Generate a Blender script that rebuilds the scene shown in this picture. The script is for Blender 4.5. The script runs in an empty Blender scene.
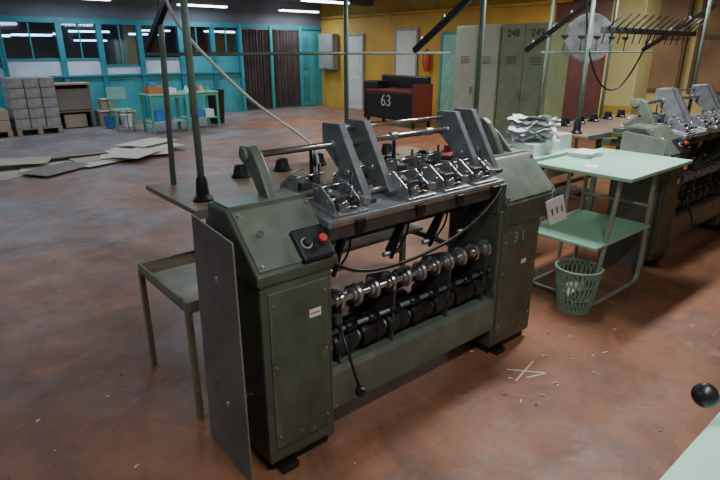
import bpy, bmesh, math, random
from mathutils import Vector, Matrix, Euler, noise as nz
random.seed(7)
R=math.radians
OFF=Vector((0,0,0))
col=bpy.context.scene.collection

# ------------------------------------------------------------ materials
MATS={}
def mat(name,c,rough=.5,metal=0,wear=None,wamt=.35,scale=6,bump=.0,var=.15,emit=0,coat=0,spec=.5,dirt=0,edge=None):
    if name in MATS: return MATS[name]
    m=bpy.data.materials.new(name); m.use_nodes=True
    nt=m.node_tree; b=nt.nodes['Principled BSDF']
    b.inputs['Roughness'].default_value=rough; b.inputs['Metallic'].default_value=metal
    b.inputs['Specular IOR Level'].default_value=spec
    if coat: b.inputs['Coat Weight'].default_value=coat
    tc=nt.nodes.new('ShaderNodeTexCoord')
    n=nt.nodes.new('ShaderNodeTexNoise'); n.inputs['Scale'].default_value=scale; n.inputs['Detail'].default_value=6
    nt.links.new(tc.outputs['Object'],n.inputs['Vector'])
    r=nt.nodes.new('ShaderNodeValToRGB')
    lo=[x*(1-var) for x in c]; hi=[min(1,x*(1+var)) for x in c]
    r.color_ramp.elements[0].position=.3; r.color_ramp.elements[0].color=(*lo,1)
    r.color_ramp.elements[1].position=.7; r.color_ramp.elements[1].color=(*hi,1)
    nt.links.new(n.outputs['Fac'],r.inputs['Fac'])
    out=r.outputs['Color']
    def layer(out,sc,p,wd,colr,fac=1,dist=0,stretch=None):
        n2=nt.nodes.new('ShaderNodeTexNoise'); n2.inputs['Scale'].default_value=sc; n2.inputs['Detail'].default_value=10; n2.inputs['Roughness'].default_value=.7; n2.inputs['Distortion'].default_value=dist
        if stretch:
            mp=nt.nodes.new('ShaderNodeMapping'); mp.inputs['Scale'].default_value=stretch
            nt.links.new(tc.outputs['Object'],mp.inputs[0]); nt.links.new(mp.outputs[0],n2.inputs['Vector'])
        else: nt.links.new(tc.outputs['Object'],n2.inputs['Vector'])
        r2=nt.nodes.new('ShaderNodeValToRGB')
        r2.color_ramp.elements[0].position=p; r2.color_ramp.elements[0].color=(0,0,0,1)
        r2.color_ramp.elements[1].position=p+wd; r2.color_ramp.elements[1].color=(fac,fac,fac,1)
        nt.links.new(n2.outputs['Fac'],r2.inputs['Fac'])
        mx=nt.nodes.new('ShaderNodeMix'); mx.data_type='RGBA'
        nt.links.new(r2.outputs['Color'],mx.inputs[0]); nt.links.new(out,mx.inputs[6]); mx.inputs[7].default_value=(*colr,1)
        return mx.outputs[2]
    if dirt:
        out=layer(out,2.2,.42,.28,(.050,.043,.034),dirt,.8,(1,1,.45))
    if wear:
        out=layer(out,scale*2.3,.72-wamt*.4,.06,wear)
    if edge:
        bv=nt.nodes.new('ShaderNodeBevel'); bv.samples=4; bv.inputs['Radius'].default_value=.012
        ge=nt.nodes.new('ShaderNodeNewGeometry'); dt=nt.nodes.new('ShaderNodeVectorMath'); dt.operation='DOT_PRODUCT'
        nt.links.new(bv.outputs[0],dt.inputs[0]); nt.links.new(ge.outputs['True Normal'],dt.inputs[1])
        n3=nt.nodes.new('ShaderNodeTexNoise'); n3.inputs['Scale'].default_value=26; n3.inputs['Detail'].default_value=6; nt.links.new(tc.outputs['Object'],n3.inputs['Vector'])
        m1=nt.nodes.new('ShaderNodeMath'); m1.operation='SUBTRACT'; m1.inputs[0].default_value=1; nt.links.new(dt.outputs['Value'],m1.inputs[1])
        m2=nt.nodes.new('ShaderNodeMath'); m2.operation='MULTIPLY'; nt.links.new(m1.outputs[0],m2.inputs[0]); nt.links.new(n3.outputs['Fac'],m2.inputs[1])
        r3=nt.nodes.new('ShaderNodeValToRGB'); r3.color_ramp.elements[0].position=.03; r3.color_ramp.elements[0].color=(0,0,0,1); r3.color_ramp.elements[1].position=.085; r3.color_ramp.elements[1].color=(.8,.8,.8,1)
        nt.links.new(m2.outputs[0],r3.inputs['Fac'])
        mx=nt.nodes.new('ShaderNodeMix'); mx.data_type='RGBA'
        nt.links.new(r3.outputs['Color'],mx.inputs[0]); nt.links.new(out,mx.inputs[6]); mx.inputs[7].default_value=(*edge,1); out=mx.outputs[2]
    nt.links.new(out,b.inputs['Base Color'])
    if bump:
        bp=nt.nodes.new('ShaderNodeBump'); bp.inputs['Strength'].default_value=bump; bp.inputs['Distance'].default_value=.01
        nt.links.new(n.outputs['Fac'],bp.inputs['Height']); nt.links.new(bp.outputs['Normal'],b.inputs['Normal'])
    if emit:
        b.inputs['Emission Color'].default_value=(*c,1); b.inputs['Emission Strength'].default_value=emit
    MATS[name]=m; return m

EDG=(.30,.29,.24)
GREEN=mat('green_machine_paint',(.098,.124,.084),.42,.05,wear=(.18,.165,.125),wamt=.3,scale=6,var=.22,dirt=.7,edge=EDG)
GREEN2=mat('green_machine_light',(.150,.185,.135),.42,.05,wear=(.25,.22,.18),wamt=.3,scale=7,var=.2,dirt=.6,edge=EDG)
POLE=mat('pole_green_paint',(.16,.22,.17),.4,.1,wear=(.2,.19,.15),wamt=.25,scale=9,var=.2)
SHEET=mat('sheet_steel',(.22,.195,.175),.5,.15,wear=(.13,.10,.085),wamt=.3,scale=3,var=.25,dirt=.45,edge=(.35,.32,.3))
STEEL=mat('worn_steel',(.42,.42,.43),.34,.75,wear=(.1,.08,.07),wamt=.2,scale=14,var=.3)
DSTEEL=mat('dark_steel',(.10,.102,.105),.4,.5,wear=(.2,.19,.18),wamt=.15,scale=14,var=.3)
MSTEEL=mat('mid_steel',(.25,.255,.26),.42,.4,wear=(.10,.09,.08),wamt=.2,scale=10,var=.3)
CHROME=mat('polished_steel',(.62,.61,.58),.22,.92,scale=20,var=.2)
BLACK=mat('black_enamel',(.013,.013,.014),.38,0,scale=9,var=.3)
RUBBER=mat('black_rubber',(.022,.022,.024),.45,0)
RED=mat('red_plastic',(.55,.05,.03),.4)
WOOD=mat('plywood_board',(.26,.175,.11),.5,0,wear=(.13,.08,.05),wamt=.3,scale=4,var=.25)
WOODL=mat('raw_wood',(.42,.30,.18),.7,0,scale=5,var=.2)
MINT=mat('mint_tabletop',(.42,.76,.55),.3,0,wear=(.42,.62,.5),wamt=.18,scale=3,var=.07)
TUBE=mat('grey_green_tube',(.35,.40,.34),.4,.3,wear=(.2,.12,.08),wamt=.2)
WHITE=mat('white_paper',(.78,.79,.8),.7,0,var=.05)
PLAST=mat('white_plastic_tube',(.75,.75,.72),.5)
CREAM=mat('cream_paint',(.52,.54,.40),.5,0,var=.08)
LOCK=mat('locker_green',(.27,.32,.18),.5,.05,wear=(.18,.18,.13),wamt=.1,var=.12)
LOCKD=mat('locker_gap_dark',(.02,.02,.015),.7)
TEAL=mat('teal_wall_paint',(.05,.34,.38),.5,0,wear=(.09,.27,.29),wamt=.15,scale=2,var=.18,dirt=.2)
TEALD=mat('teal_frame_paint',(.03,.22,.26),.5,0,var=.15)
YEL=mat('ochre_wall_paint',(.58,.37,.06),.6,0,scale=1.5,var=.14,dirt=.2)
YELC=mat('pale_yellow_paint',(.70,.60,.24),.6,0,scale=1.5,var=.1,dirt=.15)
MAR=mat('maroon_wall_paint',(.11,.04,.035),.5,0,var=.2)
BROWN=mat('brown_curtain',(.07,.05,.05),.85,0,scale=3,var=.35)
FROST=mat('frosted_window_glass',(.58,.63,.70),.35,0,scale=2,var=.15)
DOORW=mat('white_door_paint',(.62,.67,.70),.5,0,var=.05)
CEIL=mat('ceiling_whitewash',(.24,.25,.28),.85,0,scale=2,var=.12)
BEAM=mat('concrete_beam',(.14,.15,.18),.8,0,scale=2,var=.15)
CARD=mat('cardboard',(.46,.36,.25),.8,0,scale=2,var=.15)
CARDW=mat('cardboard_pale',(.66,.58,.46),.8,0,scale=2,var=.12)
CARDD=mat('cardboard_dark',(.24,.19,.15),.8,0,scale=2,var=.15)
WRAP=mat('wrapped_carton',(.36,.32,.30),.4,0,scale=5,var=.3)
BLUE=mat('blue_plastic',(.05,.22,.55),.4)
BASK=mat('green_basket_plastic',(.24,.36,.26),.5)
GREY=mat('grey_enamel',(.30,.32,.33),.45,.2)
TGREEN=mat('bench_green_paint',(.10,.42,.26),.5)
EMIT=mat('fluorescent_tube',(.85,.93,1.0),.5,emit=10)
TAPE=mat('white_floor_tape',(.76,.70,.62),.7)
def glass_mat():
    m=bpy.data.materials.new('dark_window_glass'); m.use_nodes=True; nt=m.node_tree; nt.nodes.clear()
    o=nt.nodes.new('ShaderNodeOutputMaterial'); mx=nt.nodes.new('ShaderNodeMixShader'); t=nt.nodes.new('ShaderNodeBsdfTransparent'); g=nt.nodes.new('ShaderNodeBsdfGlossy')
    t.inputs[0].default_value=(.6,.8,.95,1); g.inputs['Color'].default_value=(.8,.9,1,1); g.inputs['Roughness'].default_value=.04; mx.inputs[0].default_value=.14
    nt.links.new(t.outputs[0],mx.inputs[1]); nt.links.new(g.outputs[0],mx.inputs[2]); nt.links.new(mx.outputs[0],o.inputs[0]); return m
GLASS=glass_mat()

def floor_mat():
    m=bpy.data.materials.new('worn_painted_concrete'); m.use_nodes=True
    nt=m.node_tree; L=nt.links.new; b=nt.nodes['Principled BSDF']
    tc=nt.nodes.new('ShaderNodeTexCoord')
    def noise(s,d=8,ro=.6,dist=0,off=0,st=None):
        n=nt.nodes.new('ShaderNodeTexNoise'); n.inputs['Scale'].default_value=s; n.inputs['Detail'].default_value=d
        n.inputs['Roughness'].default_value=ro; n.inputs['Distortion'].default_value=dist
        mp=nt.nodes.new('ShaderNodeMapping'); mp.inputs['Location'].default_value=(off,off*.7,0)
        if st: mp.inputs['Scale'].default_value=st[:3]; mp.inputs['Rotation'].default_value=(0,0,st[3])
        L(tc.outputs['Object'],mp.inputs[0]); L(mp.outputs[0],n.inputs['Vector']); return n.outputs['Fac']
    def ramp(f,p0,p1,c0=(0,0,0,1),c1=(1,1,1,1)):
        r=nt.nodes.new('ShaderNodeValToRGB'); r.color_ramp.elements[0].position=p0; r.color_ramp.elements[1].position=p1
        r.color_ramp.elements[0].color=c0; r.color_ramp.elements[1].color=c1; L(f,r.inputs['Fac']); return r.outputs['Color']
    def mix(f,a,c):
        x=nt.nodes.new('ShaderNodeMix'); x.data_type='RGBA'; L(f,x.inputs[0])
        for s,i in ((a,6),(c,7)):
            if isinstance(s,tuple): x.inputs[i].default_value=s
            else: L(s,x.inputs[i])
        return x.outputs[2]
    def math_(op,a,c):
        x=nt.nodes.new('ShaderNodeMath'); x.operation=op
        for s,i in ((a,0),(c,1)):
            if isinstance(s,(int,float)): x.inputs[i].default_value=s
            else: L(s,x.inputs[i])
        return x.outputs[0]
    base=ramp(noise(1.6,11,.7,.2),.34,.68,(.225,.090,.046,1),(.42,.180,.088,1))
    sx=nt.nodes.new('ShaderNodeSeparateXYZ'); L(tc.outputs['Object'],sx.inputs[0])
    # traffic wear: main aisle (large y, small x) is worn to bare concrete
    g=math_('SUBTRACT',math_('MULTIPLY',sx.outputs['Y'],.034),math_('MULTIPLY',sx.outputs['X'],.026))
    f=math_('ADD',noise(.6,10,.68,.5),g)
    worn=ramp(f,.53,.70)
    grey=ramp(noise(2.2,9,.65,0,3),.3,.7,(.17,.145,.15,1),(.33,.295,.30,1))
    c1=mix(math_('MULTIPLY',worn,.85),base,grey)
    chips=ramp(noise(1.0,14,.75,.3,11),.575,.64)
    c2=mix(math_('MULTIPLY',chips,.5),c1,(.33,.28,.25,1))
    chips2=ramp(noise(5.5,10,.7,.3,5),.65,.67)
    c2=mix(math_('MULTIPLY',chips2,.5),c2,(.44,.37,.31,1))
    org=ramp(noise(2.1,12,.68,.8,19),.56,.63)
    c2=mix(math_('MULTIPLY',org,.55),c2,(.46,.185,.075,1))
    # dark oil stains, ground-in dirt and scuffs
    st=math_('MULTIPLY',ramp(noise(1.1,13,.75,.9,7),.50,.66),.68)
    c3=mix(st,c2,(.085,.058,.046,1))
    d2=math_('MULTIPLY',ramp(noise(6.5,10,.75,.4,31),.55,.68),.4)
    c3=mix(d2,c3,(.10,.07,.055,1))
    sc=math_('MULTIPLY',ramp(noise(1.6,8,.7,.3,2,(1,7,1,.5)),.62,.66),.25)
    c3=mix(sc,c3,(.42,.36,.32,1))
    L(c3,b.inputs['Base Color'])
    rr=ramp(noise(2.5,9,.7),.3,.7,(.33,.33,.33,1),(.62,.62,.62,1)); L(rr,b.inputs['Roughness'])
    bp=nt.nodes.new('ShaderNodeBump'); bp.inputs['Strength'].default_value=.4; bp.inputs['Distance'].default_value=.01
    L(noise(6,10,.7),bp.inputs['Height']); L(bp.outputs['Normal'],b.inputs['Normal'])
    return m
FLOOR=floor_mat()

# ------------------------------------------------------------ helpers
def root(name,loc):
    e=bpy.data.objects.new(name,None); e.location=Vector(loc)+OFF; e.empty_display_size=.1
    col.objects.link(e); return e
def link(o,p,loc,m,smooth=False,bev=0):
    w=Vector(loc)+OFF
    if p is not None:
        o.parent=p; o.location=w-p.location
    else: o.location=w
    col.objects.link(o)
    if m: o.data.materials.append(m)
    if smooth:
        for f in o.data.polygons: f.use_smooth=True
    if bev:
        md=o.modifiers.new('bev','BEVEL'); md.width=bev; md.segments=2; md.limit_method='ANGLE'; md.angle_limit=R(40)
    return o
def box(p,name,a,b,m,bev=.004,rot=None):
    c=[(a[i]+b[i])/2 for i in range(3)]; s=[abs(b[i]-a[i]) for i in range(3)]
    bm=bmesh.new(); bmesh.ops.create_cube(bm,size=1)
    for v in bm.verts: v.co=Vector((v.co.x*s[0],v.co.y*s[1],v.co.z*s[2]))
    me=bpy.data.meshes.new(name); bm.to_mesh(me); bm.free()
    o=bpy.data.objects.new(name,me); link(o,p,c,m,bev=min(bev,min(s)*.3))
    if rot: o.rotation_euler=Euler([R(x) for x in rot])
    return o
def cyl(p,name,p0,p1,r,m,r2=None,seg=18,bev=0):
    p0=Vector(p0);p1=Vector(p1);d=p1-p0
    bm=bmesh.new(); bmesh.ops.create_cone(bm,cap_ends=True,segments=seg,radius1=r,radius2=r if r2 is None else r2,depth=d.length)
    me=bpy.data.meshes.new(name); bm.to_mesh(me); bm.free()
    for f in me.polygons: f.use_smooth=len(f.vertices)==4
    o=bpy.data.objects.new(name,me); link(o,p,(p0+p1)/2,m,bev=bev)
    o.rotation_mode='QUATERNION'; o.rotation_quaternion=d.to_track_quat('Z','Y'); return o
def lathe(p,name,loc,prof,m,seg=24,axis='Z'):
    bm=bmesh.new(); rings=[]
    for r,z in prof:
        ring=[]
        for i in range(seg):
            a=2*math.pi*i/seg; x,y=r*math.cos(a),r*math.sin(a)
            ring.append(bm.verts.new((z,x,y) if axis=='X' else (x,y,z)))
        rings.append(ring)
    for k in range(len(rings)-1):
        for i in range(seg):
            j=(i+1)%seg; bm.faces.new((rings[k][i],rings[k][j],rings[k+1][j],rings[k+1][i]))
    bm.faces.new(rings[0][::-1]); bm.faces.new(rings[-1])
    bmesh.ops.recalc_face_normals(bm,faces=bm.faces)
    me=bpy.data.meshes.new(name); bm.to_mesh(me); bm.free()
    o=bpy.data.objects.new(name,me); link(o,p,loc,m)
    for f in me.polygons: f.use_smooth=len(f.vertices)==4
    md=o.modifiers.new('es','EDGE_SPLIT'); md.split_angle=R(35)
    return o
def ext(p,name,poly,x0,x1,m,bev=.006,axis='X'):
    n=len(poly); cx=(x0+x1)/2; cy=sum(q[0] for q in poly)/n; cz=sum(q[1] for q in poly)/n
    bm=bmesh.new(); A=[];B=[]
    for (u,v) in poly:
        if axis=='X': A.append(bm.verts.new((x0-cx,u-cy,v-cz))); B.append(bm.verts.new((x1-cx,u-cy,v-cz)))
        elif axis=='Y': A.append(bm.verts.new((u-cy,x0-cx,v-cz))); B.append(bm.verts.new((u-cy,x1-cx,v-cz)))
        else: A.append(bm.verts.new((u-cy,v-cz,x0-cx))); B.append(bm.verts.new((u-cy,v-cz,x1-cx)))
    bm.faces.new(A); bm.faces.new(B[::-1])
    for i in range(n):
        j=(i+1)%n; bm.faces.new((A[i],B[i],B[j],A[j]))
    bmesh.ops.recalc_face_normals(bm,faces=bm.faces)
    me=bpy.data.meshes.new(name); bm.to_mesh(me); bm.free()
    o=bpy.data.objects.new(name,me)
    loc={'X':(cx,cy,cz),'Y':(cy,cx,cz),'Z':(cy,cz,cx)}[axis]
    return link(o,p,loc,m,bev=bev)
def tube(p,name,pts,r,m,smooth=True,cyclic=False):
    c=bpy.data.curves.new(name,'CURVE'); c.dimensions='3D'; c.bevel_depth=r; c.bevel_resolution=3; c.resolution_u=8; c.use_fill_caps=True
    base=Vector(pts[0])
    if smooth:
        s=c.splines.new('NURBS'); s.points.add(len(pts)-1); s.order_u=min(4,len(pts)); s.use_endpoint_u=not cyclic
    else:
        s=c.splines.new('POLY'); s.points.add(len(pts)-1)
    s.use_cyclic_u=cyclic
    for i,q in enumerate(pts): s.points[i].co=(*(Vector(q)-base),1)
    o=bpy.data.objects.new(name,c); w=base+OFF
    o.parent=p; o.location=w-p.location; col.objects.link(o); c.materials.append(m); return o
def text(p,name,s,loc,size,m,rot):
    c=bpy.data.curves.new(name,'FONT'); c.body=s; c.size=size; c.extrude=.0008; c.align_x='CENTER'; c.align_y='CENTER'
    o=bpy.data.objects.new(name,c); o.parent=p; o.location=Vector(loc)+OFF-p.location
    o.rotation_euler=Euler([R(x) for x in rot]); c.materials.append(m); col.objects.link(o)
def sheet(p,name,c,w,d,m,rotz,seed,amp=.02,tilt=(0,0)):
    bm=bmesh.new(); bmesh.ops.create_grid(bm,x_segments=14,y_segments=14,size=.5)
    for v in bm.verts:
        q=Vector((v.co.x*3+seed,v.co.y*3,seed*1.7)); v.co=Vector((v.co.x*w,v.co.y*d,(nz.noise(q)+.5*nz.noise(q*2.3))*amp))
    me=bpy.data.meshes.new(name); bm.to_mesh(me); bm.free()
    o=bpy.data.objects.new(name,me); link(o,p,c,m,smooth=True); o.rotation_euler=Euler((R(tilt[0]),R(tilt[1]),R(rotz))); return o

# ------------------------------------------------------------ room shell
WX,WY=10.45,14.3; X0,Y0=-4.5,-4.0; H=3.0
def solid(name,a,b,m): return box(None,name,a,b,m,bev=0)
fl=solid('floor',(X0,Y0,-.1),(WX,WY,0),FLOOR)
solid('ceiling',(X0,Y0,H),(WX,WY,H+.1),CEIL)
solid('wall_left',(X0-.15,Y0,0),(X0,WY,H),TEAL)
solid('wall_front',(X0,Y0-.15,0),(WX,Y0,H),YELC)
wr=root('wall_right',(WX,5,0))
for (a,b_,m) in ((6.4,WY,YEL),(5.25,6.4,MAR),(Y0,5.25,YELC)):
    box(wr,'painted_section',(WX,a,0),(WX+.15,b_,H),m,bev=0)
wb=root('wall_back',(3,WY,0))
box(wb,'sill_wall',(X0,WY,0),(7.62,WY+.15,1.08),TEAL,bev=0)
box(wb,'header_wall',(X0,WY,2.32),(WX,WY+.15,H),BEAM,bev=0)
box(wb,'header_rail',(X0,WY-.05,2.22),(WX,WY+.05,2.34),TEALD,bev=.005)
box(wb,'corner_wall',(10.2,WY,0),(WX,WY+.15,2.32),TEAL,bev=0)
bays=[(-4.4,-3.2),(-3.1,-1.9),(-1.8,-.6),(-.5,.75),(.85,1.95),(2.05,3.1),(3.22,3.95),(4.07,4.88),(5.0,5.9),(6.02,6.8),(6.9,7.6)]
box(wb,'sill_board',(X0,WY-.08,1.05),(7.62,WY+.02,1.1),TEALD,bev=.005)
for i,(a,b_) in enumerate(bays):
    w=root('window_%d'%(i+1),((a+b_)/2,WY,1.7))
    box(w,'jamb_left',(a-.06,WY-.06,0),(a,WY+.06,2.3),TEALD)
    box(w,'jamb_right',(b_,WY-.06,0),(b_+.06,WY+.06,2.3),TEALD)
    zs=1.45 if i in(2,5,6,8) else 1.3
    if i>=9: zs=1.55
    box(w,'glass_pane',(a,WY+.03,zs),(b_,WY+.05,2.25),GLASS,bev=0)
    box(w,'lower_panel',(a,WY+.02,1.08),(b_,WY+.05,zs),FROST if i<9 else TEAL,bev=0)
    box(w,'transom',(a,WY-.01,zs-.02),(b_,WY+.03,zs+.02),TEALD)
    mx=(a+b_)/2
    box(w,'mullion',(mx-.015,WY-.01,zs),(mx+.015,WY+.03,2.25),TEALD)
# added dim hall; its glowing tubes mimic lamp reflections in the panes
HB=mat('added_hall_wall',(.08,.15,.27),.8,0,scale=.6,var=.5)
ah=root('added_hall',(3,20,0))
box(ah,'added_hall_floor',(X0-2,WY+.2,-.1),(WX+8,27,0),BEAM,bev=0); box(ah,'added_hall_back_wall',(X0-2,27,0),(WX+8,27.1,3.2),HB,bev=0)
box(ah,'added_hall_ceiling',(X0-2,WY+.2,3.1),(WX+8,27,3.2),HB,bev=0); box(ah,'hall_side_wall',(X0-2.1,WY+.2,0),(X0-2,27,3.2),HB,bev=0); box(ah,'added_hall_side_wall_r',(WX+8,WY+.2,0),(WX+8.1,27,3.2),HB,bev=0)
for (x,y,z) in ((3.3,18.5,2.05),(4.1,21,2.15),(5.2,19.5,2.2),(7.0,19.5,2.15),(8.2,22,2.35),(9.9,20,2.3),(11.5,22,2.35),(2.1,17.5,2.0),(6.4,24,2.0),(0,20,2.2),(-2,19,2.2)):
    box(ah,'reflection_tube_housing',(x-.62,y-.06,z+.03),(x+.62,y+.06,z+.08),GREY); cyl(ah,'reflection_tube',(x-.6,y,z),(x+.6,y,z),.026,EMIT)
    cyl(ah,'reflection_tube_hanger',(x,y,z+.08),(x,y,3.1),.008,GREY,seg=8)
for i,(a,b_) in enumerate(((7.72,8.56),(8.68,9.6))):
    c=root('window_curtain',((a+b_)/2,WY-.02,1.2))
    n=60; bm=bmesh.new(); V=[]
    for k in range(n+1):
        x=a+(b_-a)*k/n; y=WY-.03+.025*math.sin(k*.9)+.01*math.sin(k*2.3)
        V.append((bm.verts.new((x-c.location.x,y-c.location.y,.06-c.location.z)),bm.verts.new((x-c.location.x,y-c.location.y,2.22-c.location.z))))
    for k in range(n): bm.faces.new((V[k][0],V[k+1][0],V[k+1][1],V[k][1]))
    me=bpy.data.meshes.new('folds'); bm.to_mesh(me); bm.free()
    o=bpy.data.objects.new('folds',me); o.parent=c; col.objects.link(o); me.materials.append(BROWN)
    cyl(c,'curtain_rod',(a,WY-.05,2.2),(b_,WY-.05,2.2),.012,GREY)
    box(wb,'bay_wall',(a-.12,WY+.02,0),(b_,WY+.1,2.32),TEAL,bev=0)
for x in (7.66,8.62,9.63):
    box(wb,'pilaster',(x-.04,WY-.09,0),(x+.04,WY,2.3),TEAL)
d=root('door_1',(9.93,WY,1))
box(d,'leaf_left',(9.7,WY-.04,.02),(9.93,WY+.02,2.1),TEAL); box(d,'leaf_right',(9.945,WY-.04,.02),(10.18,WY+.02,2.1),TEAL)
box(d,'lower_inset',(9.74,WY-.055,.2),(9.89,WY-.03,.9),TEALD); box(d,'upper_inset',(9.74,WY-.055,1.1),(9.89,WY-.03,2.0),TEALD)
cyl(d,'handle',(9.91,WY-.04,1.05),(9.91,WY-.09,1.05),.012,STEEL)
box(wb,'door_head',(9.67,WY,2.1),(10.2,WY+.1,2.32),TEAL,bev=0)
def wdoor(i,y0,y1,h,m,fr):
    d=root('door_%d'%i,(WX,(y0+y1)/2,h/2))
    box(d,'leaf',(WX-.045,y0,.01),(WX-.005,y1,h),m)
    for a,b_ in ((y0-.06,y0),(y1,y1+.06)): box(d,'jamb',(WX-.06,a,0),(WX,b_,h+.06),fr)
    box(d,'head',(WX-.06,y0,h),(WX,y1,h+.06),fr)
    for z0,z1 in ((.2,.9),(1.1,h-.15)): box(d,'panel',(WX-.055,y0+.12,z0),(WX-.04,y1-.12,z1),m,bev=.008)
    cyl(d,'handle',(WX-.045,y0+.06,1.02),(WX-.1,y0+.06,1.02),.013,STEEL)
wdoor(2,12.3,13.07,2.02,DOORW,GREY); wdoor(3,10.2,10.92,2.12,DOORW,GREY); wdoor(4,8.75,9.3,2.0,mat('pale_teal_door',(.25,.55,.5),.5),TEAL)
eb=root('electrical_cabinet',(WX-.2,13.75,1.55))
box(eb,'housing',(WX-.26,13.4,1.1),(WX-.04,14.1,2.1),GREY,bev=.01); box(eb,'door_leaf',(WX-.275,13.43,1.13),(WX-.26,14.07,2.07),GREY); cyl(eb,'lock',(WX-.275,13.5,1.6),(WX-.29,13.5,1.6),.02,BLACK)
for zz in (1.2,2.0): box(eb,'standoff',(WX-.04,13.5,zz),(WX-.002,14.0,zz+.03),DSTEEL)
fe=root('fire_extinguisher',(WX-.1,9.75,1.4))
lathe(fe,'cylinder_body',(WX-.1,9.75,1.15),[(.02,0),(.075,.01),(.08,.04),(.08,.38),(.05,.45),(.02,.48)],RED); cyl(fe,'valve',(WX-.1,9.75,1.6),(WX-.1,9.75,1.68),.02,BLACK)
tube(fe,'hose',[(WX-.1,9.75,1.66),(WX-.14,9.85,1.64),(WX-.15,9.87,1.4),(WX-.12,9.85,1.25)],.01,BLACK); box(fe,'wall_hook',(WX-.03,9.72,1.5),(WX,9.78,1.6),GREY)
WF=mat('brown_window_frame',(.15,.085,.045),.55)
WG=mat('amber_brown_panel',(.30,.19,.10),.5,scale=2,var=.3)  # plain amber-brown pane colour, varied at random
for i,(a,b_) in enumerate(((3.9,5.0),(2.6,3.7),(1.2,2.4))):
    w=root('window_%d'%(12+i),(WX,(a+b_)/2,1.8))
    box(w,'pane',(WX-.02,a,1.0),(WX,b_,2.7),WG,bev=0)
    for yy in (a,(a+b_)/2,b_): box(w,'stile',(WX-.06,yy-.03,.95),(WX,yy+.03,2.75),WF)
    for zz in (.98,1.85,2.72): box(w,'rail',(WX-.055,a,zz-.03),(WX,b_,zz+.03),WF)
for i,yy in enumerate((2.5,7.2,11.9)):
    solid('trim_%d'%(i+1),(X0,yy,2.78),(WX,yy+.3,H),BEAM)
cl=root('support_column',(8.25,3.85,1.5))
box(cl,'shaft',(8.0,3.55,0),(8.45,4.0,H),YELC,bev=.02); box(cl,'base_band',(7.99,3.54,0),(8.46,4.01,.9),YEL,bev=.02)
pp=root('wall_pipe',(WX-.1,9,2.6)); cyl(pp,'run',(WX-.1,6.0,2.55),(WX-.1,WY-.1,2.55),.035,YEL); cyl(pp,'drop',(WX-.1,9.6,2.55),(WX-.1,9.6,2.98),.03,GREY)
for yy in (7,9,11,13): box(pp,'clip',(WX-.1,yy-.01,2.5),(WX,yy+.01,2.6),GREY)

# ------------------------------------------------------------ lamps
def lamp(x,y,z,P,c,L=1.25,along='x'):
    r=root('fluorescent_lamp',(x,y,z))
    dx,dy=(L/2,.09) if along=='x' else (.09,L/2)
    box(r,'housing',(x-dx,y-dy,z+.03),(x+dx,y+dy,z+.09),GREY)
    for s in (-.05,.05):
        if along=='x': cyl(r,'tube',(x-dx,y+s,z+.01),(x+dx,y+s,z+.01),.018,EMIT)
        else: cyl(r,'tube',(x+s,y-dy,z+.01),(x+s,y+dy,z+.01),.018,EMIT)
    for s in (-.7,.7):
        q=(x+dx*s,y,0) if along=='x' else (x,y+dy*s,0)
        cyl(r,'hanger',(q[0],q[1],z+.09),(q[0],q[1],H),.006,GREY,seg=8)
    l=bpy.data.lights.new('tube_light','AREA'); l.shape='RECTANGLE'; l.size=L if along=='x' else .15; l.size_y=.15 if along=='x' else L
    l.energy=P; l.color=c
    o=bpy.data.objects.new('tube_light',l); o.parent=r; o.location=(0,0,-.03); col.objects.link(o)
COOL=(.62,.80,1.0); NEU=(.93,.96,1.0); WARM=(1,.86,.66)
for (x,y,P,c) in ((6.3,13.5,32,COOL),(9.2,13.6,30,NEU),(3.4,13.2,32,COOL),(.2,13.2,26,COOL),
                  (7.9,10.6,42,WARM),(4.6,10.2,30,COOL),(1.3,10.2,27,COOL),
                  (6.8,6.8,34,NEU),(3.0,6.6,28,COOL),(-.8,6.6,26,COOL),
                  (8.6,5.8,55,WARM),(3.8,1.9,66,NEU),(6.6,2.4,48,NEU),(.9,.0,40,NEU),(-2,2.6,24,COOL)):
    lamp(x,y,2.66,P,c)

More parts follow.
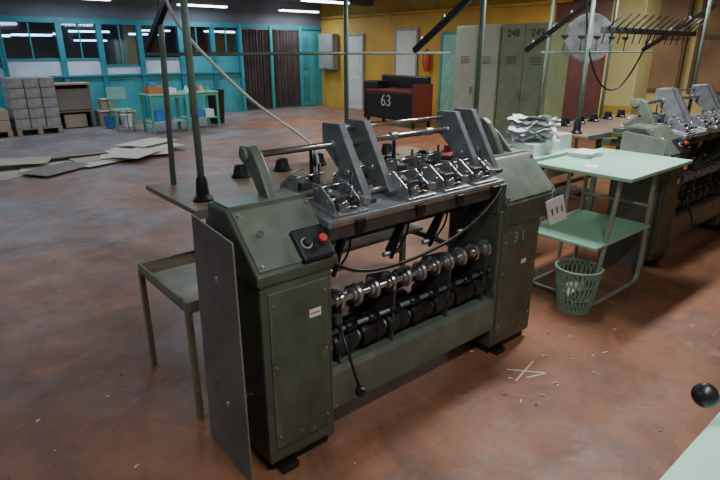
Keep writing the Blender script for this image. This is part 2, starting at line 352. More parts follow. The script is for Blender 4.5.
# ------------------------------------------------------------ yarn winding machine
def head(m,x,y,s=1,z=0):
    Y=lambda v: y+s*v
    box(m,'head_base',(x-.09,min(Y(.0),Y(.17)),1.02+z),(x+.09,max(Y(.0),Y(.17)),1.04+z),STEEL,bev=.004,rot=(8*s,0,0))
    box(m,'head_block',(x-.04,min(Y(.05),Y(.16)),1.035+z),(x+.03,max(Y(.05),Y(.16)),1.09+z),DSTEEL,bev=.008)
    for dx in (-.075,.058):
        ext(m,'head_cheek',[(Y(.02),1.03+z),(Y(.17),1.05+z),(Y(.17),1.13+z),(Y(.12),1.13+z),(Y(.03),1.07+z)],x+dx,x+dx+.006,STEEL,bev=.001)
    cyl(m,'tension_pin',(x-.085,Y(.07),1.075+z),(x+.08,Y(.07),1.075+z),.006,CHROME,seg=10)
    cyl(m,'upper_pin',(x-.10,Y(.14),1.115+z),(x+.10,Y(.14),1.115+z),.005,CHROME,seg=10)
    cyl(m,'tension_disc',(x-.02,Y(.025),1.05+z),(x-.02,Y(.04),1.055+z),.024,CHROME)
    cyl(m,'tension_disc2',(x+.03,Y(.025),1.05+z),(x+.03,Y(.04),1.055+z),.020,BLACK)
    tube(m,'wire_guide',[(x-.06,Y(.01),1.03+z),(x-.05,Y(-.02),1.08+z),(x,Y(-.03),1.06+z),(x+.03,Y(-.01),1.04+z)],.003,CHROME)
    tube(m,'wire_guide2',[(x+.04,Y(.09),1.09+z),(x+.06,Y(.07),1.15+z),(x+.02,Y(.03),1.13+z),(x,Y(.01),1.09+z)],.003,CHROME)
    cyl(m,'thumb_screw',(x-.05,Y(.09),1.09+z),(x-.05,Y(.09),1.115+z),.010,STEEL,seg=10)
    cyl(m,'spring_post',(x+.09,Y(.12),1.04+z),(x+.09,Y(.12),1.16+z),.007,BLACK,seg=10)
    box(m,'side_block',(x+.095,min(Y(.04),Y(.10)),1.03+z),(x+.13,max(Y(.04),Y(.10)),1.065+z),MSTEEL)
def machine(dx,first=True):
    global OFF
    OFF=Vector((dx,0,0))
    m=root('yarn_winding_machine',(1.75,1.9,0))
    YB=1.95
    for side,(a,b_),(ha,hb) in (('left',(.86,1.185),(.85,1.215)),('right',(2.29,2.67),(2.33,2.80))):
        box(m,'end_cabinet_'+side,(a,1.585,.05),(b_,YB-.01,.86),GREEN,bev=.012)
        z0=.84 if side=='left' else .76
        ext(m,'console_hood_'+side,[(1.575,z0),(1.575,.885),(1.785,1.09),(YB,1.09),(YB,z0)],ha,hb,GREEN,bev=.012)
        if side=='right': box(m,'inner_cheek_right',(2.285,1.60,.84),(2.335,YB,1.0),GREEN)
        box(m,'plinth_'+side,(a+.02,1.61,0),(b_-.02,YB-.03,.06),BLACK)
        box(m,'front_door_'+side,(a+.03,1.577,.12),(b_-.03,1.59,z0-.03),GREEN,bev=.006)
        for zz in (.18,.5,z0-.08):
            cyl(m,'door_screw',(a+.045,1.579,zz),(a+.045,1.572,zz),.006,STEEL,seg=8); cyl(m,'door_screw',(b_-.045,1.579,zz),(b_-.045,1.572,zz),.006,STEEL,seg=8)
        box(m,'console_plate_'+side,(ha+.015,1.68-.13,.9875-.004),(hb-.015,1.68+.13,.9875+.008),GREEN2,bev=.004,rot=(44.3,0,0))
        for sx in (ha+.03,hb-.03):
            for t in (-.11,.11):
                y=1.68+t*.707; z=.9875+t*.707
                cyl(m,'screw',(sx,y-.004,z+.004),(sx,y-.013,z+.013),.007,STEEL,seg=8)
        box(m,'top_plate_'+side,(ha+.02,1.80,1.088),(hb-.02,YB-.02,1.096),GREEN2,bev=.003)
        box(m,'lower_foot_'+side,(a+.04,1.56,0),(a+.12,1.62,.03),BLACK)
    ext(m,'side_guard_sheet',[(1.60,.0),(1.60,1.03),(1.925,1.06),(1.97,.0)],.775,.782,SHEET,bev=.001)
    for z in (.3,.85): cyl(m,'guard_stud',(.77,1.75,z),(.87,1.75,z),.012,STEEL)
    box(m,'switch_box',(1.045,1.555,.915),(1.19,1.695,.965),BLACK,bev=.01,rot=(44.3,0,0))
    c=Vector((1.117,1.625,.94)); nrm=Vector((0,-.707,.707))
    for s,mm in ((-.035,BLACK),(.035,RED)):
        q=c+Vector((s,0,0)); cyl(m,'button_ring',q+nrm*.02,q+nrm*.032,.024,GREY if s<0 else BLACK); cyl(m,'push_button',q+nrm*.03,q+nrm*.05,.019,mm,r2=.016)
    q=Vector((.93,1.69,1.0)); cyl(m,'indicator_button',q,q+nrm*.02,.014,CHROME)
    box(m,'maker_label',(1.065,1.5745,.66),(1.12,1.5765,.695),WHITE,bev=0)
    box(m,'label_print',(1.07,1.5735,.675),(1.115,1.5745,.680),RED,bev=0)
    box(m,'maker_label_r',(2.50,1.5745,.52),(2.545,1.5765,.545),WHITE,bev=0)
    text(m,'painted_number','3 1',(2.46,1.5755,.69),.085,mat('faded_white_paint',(.35,.37,.33),.7),(90,0,0))
    text(m,'red_stencil','66',(2.46,1.5755,.60),.06,mat('faded_red_paint',(.25,.06,.04),.7),(90,0,0))
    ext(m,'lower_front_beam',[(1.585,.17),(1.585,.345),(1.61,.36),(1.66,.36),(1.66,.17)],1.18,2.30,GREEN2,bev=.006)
    box(m,'rear_beam',(1.18,1.90,.20),(2.30,1.945,.36),GREEN)
    box(m,'drip_tray',(1.18,1.64,.335),(2.30,1.91,.345),DSTEEL)
    box(m,'middle_beam',(1.18,1.88,.80),(2.32,1.94,.90),DSTEEL)
    cyl(m,'chrome_shaft',(1.18,1.635,.66),(2.32,1.635,.66),.016,CHROME)
    for i in range(11):
        x=1.25+i*.098
        lathe(m,'shaft_disc',(x,1.635,.66),[(.014,-.028),(.028,-.026),(.028,-.012),(.044,-.010),(.048,0),(.044,.008),(.028,.010),(.028,.024),(.014,.026)],STEEL if i%3 else CHROME,seg=24,axis='X')
    cyl(m,'rear_chrome_shaft',(1.18,1.76,.60),(2.32,1.76,.60),.02,STEEL)
    for i in range(7):
        x=1.3+i*.15
        lathe(m,'rear_disc',(x,1.76,.60),[(.018,-.04),(.035,-.04),(.035,.04),(.018,.04)],DSTEEL,axis='X')
        ext(m,'swing_arm',[(1.64,.62),(1.66,.65),(1.86,.56),(1.86,.50),(1.80,.50)],x-.005,x+.005,BLACK,bev=.001)
    cyl(m,'drive_shaft',(1.18,1.66,.44),(2.32,1.66,.44),.026,MSTEEL)
    for i in range(7):
        x=1.22+i*.157
        lathe(m,'winding_drum',(x,1.66,.44),[(.026,0),(.05,.002),(.055,.02),(.055,.055),(.047,.06),(.047,.075),(.055,.08),(.05,.13),(.026,.132)],BLACK if i%2 else RUBBER,axis='X')
    cyl(m,'guide_tube',(1.18,1.63,.52),(2.32,1.63,.52),.011,MSTEEL)
    for i in range(8): cyl(m,'guide_roller',(1.28+i*.13,1.63,.52),(1.34+i*.13,1.63,.52),.022,BLACK)
    cyl(m,'rear_drive_shaft',(1.18,1.82,.42),(2.32,1.82,.42),.03,BLACK)
    for i in range(5): lathe(m,'rear_drum',(1.27+i*.22,1.82,.42),[(.03,0),(.06,.01),(.06,.11),(.03,.12)],RUBBER,axis='X')
    for x in (1.24,1.55,1.93,2.22): ext(m,'bearing_bracket',[(1.62,.34),(1.61,.55),(1.60,.70),(1.67,.70),(1.80,.64),(1.88,.36)],x,x+.012,DSTEEL,bev=.002)
    cyl(m,'brake_lever',(1.205,1.575,.60),(1.215,1.45,.335),.006,BLACK); lathe(m,'lever_ball',(1.216,1.446,.305),[(.004,0),(.019,.006),(.024,.022),(.019,.038),(.004,.044)],BLACK)
    box(m,'lever_pivot',(1.19,1.565,.585),(1.222,1.60,.625),DSTEEL)
    ext(m,'head_ledge',[(1.62,.985),(1.62,1.015),(1.86,1.05),(1.86,1.02)],1.20,2.34,MSTEEL,bev=.003)
    ext(m,'ledge_apron',[(1.625,.93),(1.62,.99),(1.66,.99),(1.66,.93)],1.2,2.32,DSTEEL,bev=.003)
    box(m,'ledge_scale',(1.22,1.613,.988),(2.30,1.619,1.004),CHROME,bev=0)
    box(m,'rear_top_channel',(1.18,2.12,.985),(2.34,2.20,1.02),GREEN)
    for x in (1.19,2.32): box(m,'top_cross_rail',(x-.02,1.66,.95),(x+.02,2.20,.985),GREEN)
    for x in (1.33,1.74,1.98,2.20): head(m,x,1.63)
    for x in (1.40,1.72,2.03,2.24): head(m,x,2.20,-1,-.02)
    for x in (1.33,1.68,1.95,2.22):
        box(m,'front_clip',(x+.0,1.60,.955),(x+.05,1.615,1.0),BLACK)
        ext(m,'down_arm',[(1.66,.95),(1.69,.95),(1.80,.74),(1.76,.70)],x-.012,x+.006,BLACK,bev=.001)
        cyl(m,'arm_roller',(x-.05,1.77,.73),(x+.06,1.77,.73),.012,STEEL,seg=10)
        tube(m,'arm_spring',[(x+.03,1.70,.94),(x+.05,1.68,.85),(x+.02,1.74,.76)],.005,BLACK)
    for xc in (1.56,2.33):
        for s,dy in ((-.085,0),(.075,.02)):
            ext(m,'yoke_cheek',[(1.69+dy,1.01),(1.80+dy,1.01),(1.90+dy,1.14),(2.02+dy,1.24),(2.02+dy,1.335),(1.90+dy,1.345)],xc+s-.005,xc+s+.005,MSTEEL,bev=.001)
            box(m,'cheek_flange',(xc+s-.004,1.90+dy,1.332),(xc+s+.05,2.02+dy,1.342),MSTEEL)
            ext(m,'cheek_lip',[(1.688+dy,1.01),(1.694+dy,1.008),(1.904+dy,1.34),(1.896+dy,1.345)],xc+s-.004,xc+s+.03,MSTEEL,bev=.001)
            box(m,'cheek_foot',(xc+s-.03,1.69+dy,1.02),(xc+s+.04,1.82+dy,1.045),DSTEEL)
            cyl(m,'cheek_bolt',(xc+s-.012,1.84+dy,1.14),(xc+s+.012,1.84+dy,1.14),.014,STEEL,seg=8)
        cyl(m,'yoke_bolt',(xc-.10,1.95,1.25),(xc+.10,1.95,1.25),.02,STEEL)
        cyl(m,'yoke_spacer',(xc-.085,1.99,1.31),(xc+.08,1.99,1.31),.012,STEEL)
        cyl(m,'yoke_bolt_low',(xc-.10,1.76,1.06),(xc+.09,1.76,1.06),.012,STEEL)
    for x in (1.07,2.57):
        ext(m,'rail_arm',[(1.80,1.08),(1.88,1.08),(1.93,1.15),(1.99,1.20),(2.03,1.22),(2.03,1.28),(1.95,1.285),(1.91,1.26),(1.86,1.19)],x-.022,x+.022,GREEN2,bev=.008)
        cyl(m,'arm_hub',(x-.035,1.98,1.25),(x+.035,1.98,1.25),.027,GREEN2)
    ext(m,'right_arm_web',[(1.80,1.08),(1.95,1.08),(2.02,1.18),(2.0,1.24),(1.92,1.20)],2.66,2.68,GREEN2)
    cyl(m,'front_rail',(1.05,1.95,1.25),(2.60,1.95,1.25),.012,CHROME)
    cyl(m,'rear_rail',(1.05,2.01,1.23),(2.60,2.01,1.23),.009,DSTEEL)
    cyl(m,'upper_rail',(1.5,1.99,1.31),(2.42,1.99,1.31),.008,CHROME)
    cyl(m,'far_rail',(1.45,2.10,1.22),(2.55,2.10,1.22),.010,MSTEEL)
    for x in (1.46,2.0,2.5): cyl(m,'far_rail_post',(x,2.10,1.0),(x,2.10,1.22),.010,BLACK)
    for x in (1.85,2.1): lathe(m,'rail_collar',(x,1.95,1.25),[(.012,-.02),(.02,-.02),(.02,.02),(.012,.02)],STEEL,axis='X')
    tube(m,'black_cable',[(1.19,1.575,.86),(1.27,1.56,.80),(1.45,1.55,.77),(1.75,1.55,.79),(2.0,1.555,.84),(2.2,1.57,.93),(2.29,1.60,.98)],.008,BLACK)
    tube(m,'loose_wire',[(1.6,2.0,1.3),(1.7,2.1,1.35),(1.9,2.15,1.2),(2.0,2.2,1.05)],.005,BLACK)
    tube(m,'loose_wire',[(2.3,2.0,1.32),(2.45,2.1,1.3),(2.6,2.1,1.2),(2.65,1.95,1.1)],.006,BLACK)
    box(m,'creel_board',(.95,2.30,.93),(2.95,2.95,.955),WOOD,bev=.004)
    box(m,'creel_board_edge',(.945,2.29,.915),(2.955,2.30,.96),SHEET,bev=.001)
    for x in (1.28,2.88):
        for y in (2.35,2.9): box(m,'creel_leg',(x-.02,y-.02,0),(x+.02,y+.02,.93),GREEN)
        box(m,'creel_cross',(x-.015,2.35,.30),(x+.015,2.9,.34),GREEN)
    box(m,'creel_tie',(1.28,2.88,.30),(2.88,2.91,.34),GREEN)
    for x in (1.21,2.30): box(m,'board_tie',(x,1.93,.86),(x+.04,2.35,.92),GREEN)
    box(m,'lower_bobbin_shelf',(1.30,2.05,.66),(2.2,2.38,.68),PLAST if first else WOOD)
    for x in (1.31,2.17): box(m,'shelf_bracket',(x-.01,1.94,.64),(x+.01,2.3,.66),GREEN)
    for i,x in enumerate((1.45,1.73,2.0,2.3,2.6)):
        lathe(m,'bobbin_stand',(x,2.80,.955),[(.055,0),(.055,.012),(.045,.02),(.036,.06),(.034,.072),(.02,.078)],BLACK)
        if i>2: lathe(m,'bobbin_stand_f',(x,2.45,.955),[(.055,0),(.055,.012),(.045,.02),(.036,.06),(.034,.072),(.02,.078)],BLACK)
    lathe(m,'pole_socket',(1.06,2.46,.955),[(.05,0),(.05,.01),(.032,.03),(.028,.09),(.02,.12)],BLACK)
    if first: lathe(m,'red_yarn_spool',(2.84,2.42,.955),[(.06,0),(.10,.01),(.10,.03),(.05,.05),(.05,.09),(.02,.095)],mat('red_yarn',(.38,.09,.08),.8))
    P=POLE
    cyl(m,'creel_pole',(1.08,2.88,.95),(1.12,2.86,2.3),.015,P)
    cyl(m,'creel_pole',(1.06,2.46,.95),(1.06,2.46,2.3),.017,P)
    cyl(m,'creel_pole',(2.30,2.88,.95),(2.30,2.88,2.3),.015,P)
    cyl(m,'creel_pole',(2.80,2.20,.95),(2.80,2.20,2.3),.017,P)
    box(m,'pole_bracket',(2.76,2.17,.90),(2.84,2.36,.95),GREEN)
    cyl(m,'creel_bar',(1.02,2.88,1.63),(3.3,2.88,1.63),.009,P)
    cyl(m,'creel_bar_top',(1.02,2.88,2.28),(2.9,2.88,2.28),.012,P)
    cyl(m,'creel_bar_front',(1.0,2.46,2.28),(2.9,2.20,2.28),.012,P)
    for x,y0 in ((1.075,2.44),(2.80,2.14)):
        a=Vector((x+.02,y0,2.07)); b_=Vector((x+.02,y0+.64,1.645)); c=(a+b_)/2
        box(m,'thread_arm',(c.x-.014,c.y-.385,c.z-.02),(c.x+.014,c.y+.385,c.z+.02),BLACK,rot=(math.degrees(math.atan2(-.425,.64)),0,0))
        for t in (.1,.35,.6,.9):
            q=a.lerp(b_,t); cyl(m,'thread_eye',q+Vector((0,0,.01)),q+Vector((0,0,.05)),.008,STEEL,seg=8)
    if first:
        tube(m,'white_hose',[(1.0,2.62,2.3),(1.01,2.6,1.87),(1.10,2.6,1.73),(1.225,2.6,1.60),(1.43,2.6,1.403),(1.62,2.6,1.27),(1.80,2.6,1.157),(1.88,2.62,1.05),(1.88,2.64,.96)],.008,PLAST)
        box(m,'number_card',(2.70,1.545,.71),(2.81,1.548,.87),WHITE,bev=0,rot=(8,-20,-30))
        text(m,'card_digits','111',(2.755,1.539,.79),.06,BLACK,(98,-20,-30))
        tube(m,'card_string',[(2.72,1.56,.86),(2.73,1.572,.93),(2.75,1.57,.90)],.0015,WHITE)
    else:
        for i in range(6):
            x=1.1+i*.3
            cyl(m,'hanging_guide',(x,2.88,1.63),(x,2.88,1.75),.006,DSTEEL,seg=8); lathe(m,'tension_cup',(x,2.88,1.75),[(.01,0),(.03,.01),(.035,.03),(.01,.035)],DSTEEL)
        box(m,'upper_guide_beam',(1.0,2.3,1.78),(2.9,2.34,1.83),DSTEEL)
        for i in range(14):
            x=1.05+i*.135; cyl(m,'guide_finger',(x,2.32,1.80),(x+.03,2.20,1.93),.007,BLACK,seg=8)
            cyl(m,'guide_drop',(x,2.32,1.80),(x,2.34,1.70),.005,BLACK,seg=8)
        tube(m,'loop_hose',[(1.0,2.5,2.2),(1.05,2.5,1.8),(1.2,2.45,1.4),(1.5,2.4,1.25),(1.8,2.4,1.4),(2.1,2.4,1.8)],.008,BLACK)
    OFF=Vector((0,0,0))
    return m
machine(0,True)
machine(3.5,False)

# ------------------------------------------------------------ small tray table (left of machine)
t=root('metal_tray_table',(.99,2.4,0))
x0,x1,y0,y1,z=.79,1.17,2.12,2.74,.60
TR=mat('tray_rusty_cream',(.32,.28,.18),.5,.1,wear=(.14,.09,.05),wamt=.35,dirt=.3)
TB=mat('tray_bare_metal',(.36,.29,.20),.45,.15,wear=(.18,.12,.08),wamt=.35,var=.25)
box(t,'tray_bottom',(x0,y0,z-.045),(x1,y1,z-.035),TB)
for a,b_ in (((x0,y0,z-.05),(x0+.012,y1,z+.005)),((x1-.012,y0,z-.05),(x1,y1,z+.005)),((x0,y0,z-.05),(x1,y0+.012,z+.005)),((x0,y1-.012,z-.05),(x1,y1,z+.005))): box(t,'tray_rim',a,b_,TR)
for x in (x0+.01,x1-.01):
    for y in (y0+.01,y1-.01):
        box(t,'leg_flange_a',(x-.015,y-.003,0),(x+.015,y+.003,z-.03),TR,bev=.001); box(t,'leg_flange_b',(x-(.015 if x<1 else -.009),y-.015,0),(x-(.009 if x<1 else -.015),y+.015,z-.03),TR,bev=.001)

# ------------------------------------------------------------ mint work table between machines
t=root('mint_work_table',(3.8,1.75,0))
box(t,'tabletop',(3.33,1.40,.885),(4.28,2.08,.91),MINT,bev=.005)
box(t,'lower_shelf',(3.22,1.50,.44),(4.0,2.05,.46),MINT,bev=.005)
box(t,'apron_back',(3.40,2.0,.80),(4.22,2.02,.885),TUBE)
for y in (1.52,2.02):
    tube(t,'loop_leg',[(3.98,y,.885),(3.98,y,.5),(4.0,y,.12),(3.97,y,.02),(3.88,y,.015),(3.5,y,.015),(3.34,y,.015),(3.29,y,.03),(3.30,y,.15),(3.42,y,.6),(3.46,y,.885)],.015,TUBE)
cyl(t,'foot_stretcher',(3.36,1.52,.015),(3.36,2.02,.015),.013,TUBE); cyl(t,'mid_stretcher',(3.98,1.52,.6),(3.98,2.02,.6),.012,TUBE)
bx_,by_=3.23,1.60
b=root('waste_basket',(bx_,by_,0))
N=28; rt,rb,hh=.145,.105,.31
lathe(b,'basket_base',(bx_,by_,0),[(rb,0),(rb,.03),(rb-.01,.03)],BASK)
for i in range(N):
    for s in (1,-1):
        pts=[]
        for k in range(5):
            a=2*math.pi*i/N+s*k*.11; rr=rb+(rt-rb)*k/4; pts.append((bx_+rr*math.cos(a),by_+rr*math.sin(a),.02+(hh-.03)*k/4))
        tube(b,'lattice_strand',pts,.0045,BASK,smooth=False)
for zz,rr,th in ((.10,.118,.004),(.2,.132,.004)):
    tube(b,'hoop',[(bx_+rr*math.cos(q*.3142),by_+rr*math.sin(q*.3142),zz) for q in range(20)],th,BASK,smooth=False,cyclic=True)
tube(b,'rim',[(bx_+rt*math.cos(q*.19635),by_+rt*math.sin(q*.19635),hh-.01) for q in range(32)],.009,BASK,smooth=False,cyclic=True)
for i in range(5): sheet(b,'scrap_paper',(bx_+random.uniform(-.03,.03),by_+random.uniform(-.03,.03),.05+i*.03),.12,.10,WHITE,i*50,i+2,.04,(15,10))
st=root('paper_stand',(3.74,2.34,0)); box(st,'stand_top',(3.40,2.15,.88),(4.08,2.52,.91),MINT)
for x in (3.44,4.04):
    for y in (2.19,2.48): box(st,'stand_leg',(x-.012,y-.012,0),(x+.012,y+.012,.88),TUBE)
random.seed(12)
for i in range(16):
    z=.975+i*.012
    sheet(st,'paper_sheet',(3.66+random.uniform(-.07,.12),2.33+random.uniform(-.04,.05),z),random.uniform(.26,.38),random.uniform(.2,.28),WHITE,random.uniform(-60,60),i*3.1,.035,(random.uniform(-16,10),random.uniform(-14,14)))
box(st,'carton_under',(3.50,2.20,.91),(3.86,2.46,1.0),WHITE)
box(st,'pale_box',(3.88,2.22,.91),(4.06,2.46,1.03),mat('pale_box',(.5,.52,.5),.4))
pb=root('paper_bundle',(3.95,1.9,.91))
for i in range(6): box(pb,'sheet',(3.72,1.90,.911+i*.006),(3.95,2.05,.915+i*.006),WHITE,bev=0,rot=(0,0,random.uniform(-12,12)))
pt=root('paper_note',(3.5,1.75,.91)); box(pt,'sheet',(3.46,1.72,.9105),(3.58,1.8,.912),WHITE,bev=0,rot=(0,0,20))

# ------------------------------------------------------------ near table + lever (bottom right)
t=root('mint_side_table',(1.5,-.1,0))
box(t,'tabletop',(.90,-.40,.875),(2.1,.255,.90),MINT,bev=.005)
for x in (.96,2.04):
    for y in (-.34,.19): box(t,'leg',(x-.02,y-.02,0),(x+.02,y+.02,.875),TUBE)
box(t,'apron',(.96,.17,.80),(2.04,.19,.875),TUBE)
k=root('lever_knob',(1.2,.23,.9))
lathe(k,'ball',(1.15,.265,.98),[(.004,-.026),(.010,-.024),(.017,-.019),(.022,-.013),(.025,-.006),(.026,0),(.025,.006),(.022,.013),(.017,.019),(.010,.024),(.004,.026)],BLACK)
cyl(k,'rod',(1.15,.265,.98),(1.34,.12,.95),.007,CHROME); cyl(k,'pivot_post',(1.34,.12,.90),(1.34,.12,.98),.02,DSTEEL); box(k,'pivot_base',(1.29,.07,.90),(1.39,.17,.912),DSTEEL)

# floor tape cross
tp=root('floor_tape_cross',(2.35,1.33,0))
box(tp,'strip_a',(2.20,1.365,.0005),(2.44,1.373,.0015),TAPE,bev=0,rot=(0,0,12)); box(tp,'strip_b',(2.22,1.36,.0016),(2.42,1.368,.0024),TAPE,bev=0,rot=(0,0,-50)); box(tp,'strip_c',(2.27,1.30,.0005),(2.39,1.308,.0014),TAPE,bev=0,rot=(0,0,-20))
random.seed(21); db=root('floor_lint',(1,1,0))
for i in range(90):
    x,y=random.uniform(-1.5,4),random.uniform(.6,5); s=random.uniform(.006,.022)
    sheet(db,'lint_scrap',(x,y,.004),s,s*random.uniform(.3,1.2),TAPE if i%2 else CARDD,random.uniform(0,180),i,.004)
for i in range(10):
    x,y=random.uniform(2.0,2.9),random.uniform(1.1,1.5)
    sheet(db,'paper_fragment',(x,y,.005),random.uniform(.015,.04),.007,TAPE,random.uniform(0,180),i,.004)

# ------------------------------------------------------------ lockers
def locker(y0,y1,m,nums,xf=6.9,h=2.0):
    r=root('metal_locker',(xf+.25,(y0+y1)/2,0))
    box(r,'carcass',(xf+.012,y0,.08),(xf+.5,y1,h),m,bev=.004)
    box(r,'plinth',(xf+.04,y0+.02,0),(xf+.48,y1-.02,.08),LOCKD)
    box(r,'gap',(xf+.006,(y0+y1)/2-.006,.1),(xf+.0125,(y0+y1)/2+.006,h-.02),LOCKD,bev=0)
    ym=(y0+y1)/2
    for i,(a,b_) in enumerate(((ym+.004,y1-.012),(y0+.012,ym-.004))):
        box(r,'door',(xf-.008,a,.10),(xf+.012,b_,h-.02),m,bev=.004)
        for k in range(4):
            z=h-.45-k*.03; box(r,'vent_slot',(xf-.011,(a+b_)/2-.08,z),(xf-.007,(a+b_)/2+.08,z+.008),LOCKD,bev=0)
        hy=a+.05 if i==0 else b_-.05
        box(r,'handle',(xf-.03,hy-.01,1.0),(xf-.008,hy+.01,1.12),STEEL)
        if nums: text(r,'number',nums[i],(xf-.010,(a+b_)/2,h-.13),.14,BLACK,(90,0,-90))
locker(5.08,5.9,CREAM,None); locker(4.25,5.05,LOCK,('248','249'))
r=root('round_mirror_stand',(6.2,3.3,0))
cc=Vector((6.16,3.32,1.78)); n=Vector((-.72,-.66,.1)).normalized()
cyl(r,'disc',cc-n*.01,cc+n*.01,.25,MSTEEL,seg=48); cyl(r,'disc_rim',cc-n*.014,cc-n*.004,.265,GREY,seg=48); cyl(r,'disc_hub',cc+n*.01,cc+n*.03,.04,GREY)
cyl(r,'post',(6.19,3.35,0),(6.19,3.35,1.8),.02,GREEN2); box(r,'base_plate',(5.95,3.15,0),(6.4,3.55,.03),DSTEEL)
ext(r,'lower_panel',[(-.26,.75),(.26,.75),(.24,1.3),(.15,1.48),(-.15,1.48),(-.24,1.3)],0,.02,LOCK,axis='Y').rotation_euler=(0,0,R(-47))
r.children[-1].location=Vector((6.14,3.30,1.1))-r.location

# ------------------------------------------------------------ far objects
b=root('numbered_bench',(9.1,9.2,0))
BR=mat('dark_red_vinyl',(.13,.028,.024),.45)
box(b,'front_board',(8.62,8.5,.15),(8.67,10.05,.72),BLACK,bev=.02); box(b,'seat',(8.6,8.5,.72),(9.2,10.05,.82),BR,bev=.03); box(b,'back_rest',(9.1,8.5,.80),(9.2,10.05,1.1),BLACK,bev=.03)
box(b,'red_side',(8.6,8.44,.12),(9.2,8.5,.95),BR,bev=.02); box(b,'red_side_l',(8.6,10.05,.12),(9.2,10.11,.95),BLACK,bev=.02); box(b,'top_lid',(8.58,9.6,.82),(8.95,10.1,.98),BLACK,bev=.02)
for x in (8.65,9.15):
    for y in (8.5,10.0): box(b,'foot',(x-.03,y-.03,0),(x+.03,y+.03,.15),BLACK)
text(b,'bench_number','63',(8.615,9.35,.55),.36,mat('faded_bench_paint',(.42,.42,.40),.7),(90,0,-90))
def pallet(cx,cy,w,dp,nx,nz_,m,h):
    r=root('wrapped_carton_pallet',(cx,cy,0))
    for k in range(5):
        y=cy-dp/2+dp*k/4; box(r,'deck_slat',(cx-w/2,y-.05,.11),(cx+w/2,y+.05,.13),WOODL)
    for k in (-1,0,1):
        box(r,'bearer',(cx+k*(w/2-.05)-.045,cy-dp/2-.05,.0),(cx+k*(w/2-.05)+.045,cy+dp/2+.05,.11),WOODL)
    for i in range(nx):
        for j in range(nx):
            for k in range(nz_):
                x=cx-w/2+w*(i+.5)/nx; y=cy-dp/2+dp*(j+.5)/nx; z=.13+h*k/nz_
                box(r,'carton',(x-w/nx/2+.008,y-dp/nx/2+.008,z),(x+w/nx/2-.008,y+dp/nx/2-.008,z+h/nz_-.008),m,bev=.006)
pallet(2.2,13.35,.85,.8,3,5,WRAP,1.0); pallet(1.3,13.3,.8,.8,2,2,CARD,.4)
c=root('wooden_crate',(3.0,13.7,0))
box(c,'frame_left',(2.65,13.4,.0),(2.70,13.9,.95),CARDD); box(c,'frame_right',(3.35,13.4,0),(3.40,13.9,.95),CARDD); box(c,'back',(2.65,13.86,.0),(3.4,13.9,.95),CARDD); box(c,'top',(2.63,13.38,.93),(3.42,13.9,.97),WOODL); box(c,'mid_shelf',(2.7,13.4,.35),(3.35,13.86,.38),WOOD); box(c,'front_board',(2.7,13.40,.4),(3.35,13.42,.85),CARDD); box(c,'box_inside',(2.8,13.45,.02),(3.25,13.8,.3),CARD)
for i,(x,y,s) in enumerate(((3.72,13.6,.4),(4.15,13.6,.35),(3.75,13.6,.28))):
    z=0 if i<2 else .36
    r=root('cardboard_box',(x,y,z)); box(r,'carton',(x-s/2,y-s/2,z),(x+s/2,y+s/2,z+s*.85),CARD); box(r,'tape',(x-.03,y-s/2-.001,z),(x+.03,y+s/2+.001,z+s*.85+.002),CARDD,bev=0); box(r,'flap',(x-s/2,y-s/2-.07,z+s*.84),(x+s/2,y-s/2,z+s*.86),CARD,rot=(20,0,0))
def wtable(x0,x1,y0,y1,z,top,leg):
    r=root('work_bench',((x0+x1)/2,(y0+y1)/2,0))
    box(r,'top',(x0,y0,z-.03),(x1,y1,z),top)
    box(r,'lower_shelf',(x0+.03,y0+.05,.22),(x1-.03,y1-.05,.24),top)
    for x in (x0+.03,x1-.03):
        for y in (y0+.03,y1-.03): box(r,'leg',(x-.022,y-.022,0),(x+.022,y+.022,z-.03),leg)
        box(r,'side_rail',(x-.015,y0+.03,.20),(x+.015,y1-.03,.235),leg)
    box(r,'front_rail',(x0+.03,y0+.02,z-.09),(x1-.03,y0+.04,z-.03),leg)
    return r
PALE=mat('pale_green_laminate',(.33,.55,.45),.4)
r=wtable(3.95,4.75,11.3,11.9,.80,PALE,TGREEN); box(r,'blue_crate',(4.1,11.45,.24),(4.45,11.8,.45),BLUE)
r=wtable(4.8,5.55,11.5,12.1,.80,PALE,TGREEN); box(r,'blue_crate',(4.95,11.65,.24),(5.25,11.95,.42),BLUE); box(r,'white_crate',(5.28,11.65,.24),(5.48,11.95,.40),WHITE)
r=root('stacked_cartons',(4.2,11.6,.8)); box(r,'box_a',(4.0,11.45,.80),(4.3,11.75,.95),mat('orange_carton',(.5,.2,.05),.6)); box(r,'box_b',(4.32,11.5,.80),(4.6,11.8,.90),WHITE); box(r,'box_c',(4.05,11.5,.95),(4.2,11.7,1.02),BLUE)
r=root('yarn_pile',(5.1,11.8,.8))
for i in range(5): lathe(r,'cone',(4.92+i*.12,11.75+.05*(i%2),.80),[(.05,0),(.045,.06),(.02,.12)],[WHITE,BLUE,RED,CREAM,TGREEN][i],seg=14)
r=root('chair',(3.75,12.3,0))
box(r,'seat',(3.5,12.2,.43),(3.9,12.6,.46),PALE); box(r,'backrest',(3.5,12.58,.65),(3.9,12.61,.9),PALE)
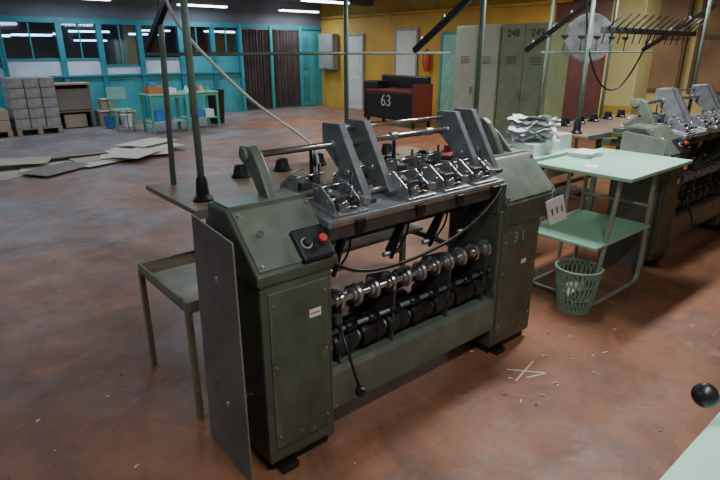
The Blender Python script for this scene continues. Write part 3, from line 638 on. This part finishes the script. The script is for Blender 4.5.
for x in (3.53,3.87):
    cyl(r,'front_leg',(x,12.22,0),(x,12.22,.43),.012,TGREEN); cyl(r,'rear_leg',(x,12.6,0),(x,12.6,.88),.012,TGREEN)
r=root('plastic_bucket',(3.6,12.95,0)); lathe(r,'bucket',(3.6,12.95,0),[(.10,0),(.13,.26),(.14,.26),(.14,.28),(.12,.28),(.095,.02)],BLUE)
r=root('plastic_bucket',(3.95,12.95,0)); lathe(r,'bucket',(3.95,12.95,0),[(.10,0),(.13,.26),(.14,.26),(.14,.28),(.12,.28),(.095,.02)],WHITE)
r=root('waste_bin',(5.85,12.3,0)); lathe(r,'bin_body',(5.85,12.3,0),[(.17,0),(.21,.72),(.22,.72),(.22,.76),(.20,.76),(.16,.03)],BLACK)
random.seed(4)
fc=root('flattened_cardboard_pile',(2.2,9.2,0))
specs=[(1.3,8.9,1.0,.6,12),(1.75,9.1,1.1,.6,-8),(2.35,9.0,1.0,.6,20),(1.6,8.7,.9,.5,35),(2.5,9.35,1.2,.7,5),(2.9,9.2,1.1,.7,-15),(3.2,9.55,1.0,.75,10),(2.0,9.6,1.0,.5,0),(1.2,9.4,.9,.5,-20),(2.8,8.9,.8,.5,40),(3.3,9.8,.9,.6,30)]
for i,(x,y,w,dp,a) in enumerate(specs):
    z=.004+i*.010
    o=box(fc,'cardboard_sheet',(x-w/2,y-dp/2,z),(x+w/2,y+dp/2,z+.006),[CARD,CARDW,CARDW,CARDD][i%4],bev=0,rot=(random.uniform(-1,2),random.uniform(-1,1),a))

# ------------------------------------------------------------ world + camera
w=bpy.data.worlds.new('dim_world'); w.use_nodes=True; w.node_tree.nodes['Background'].inputs[0].default_value=(.02,.03,.05,1); w.node_tree.nodes['Background'].inputs[1].default_value=1
bpy.context.scene.world=w
cam=bpy.data.cameras.new('camera'); cam.sensor_width=36; cam.lens=27; cam.clip_start=.05
co=bpy.data.objects.new('camera',cam); co.location=(0,0,1.65); co.rotation_euler=(R(90-19.38),0,R(-40)); col.objects.link(co)
bpy.context.scene.camera=co
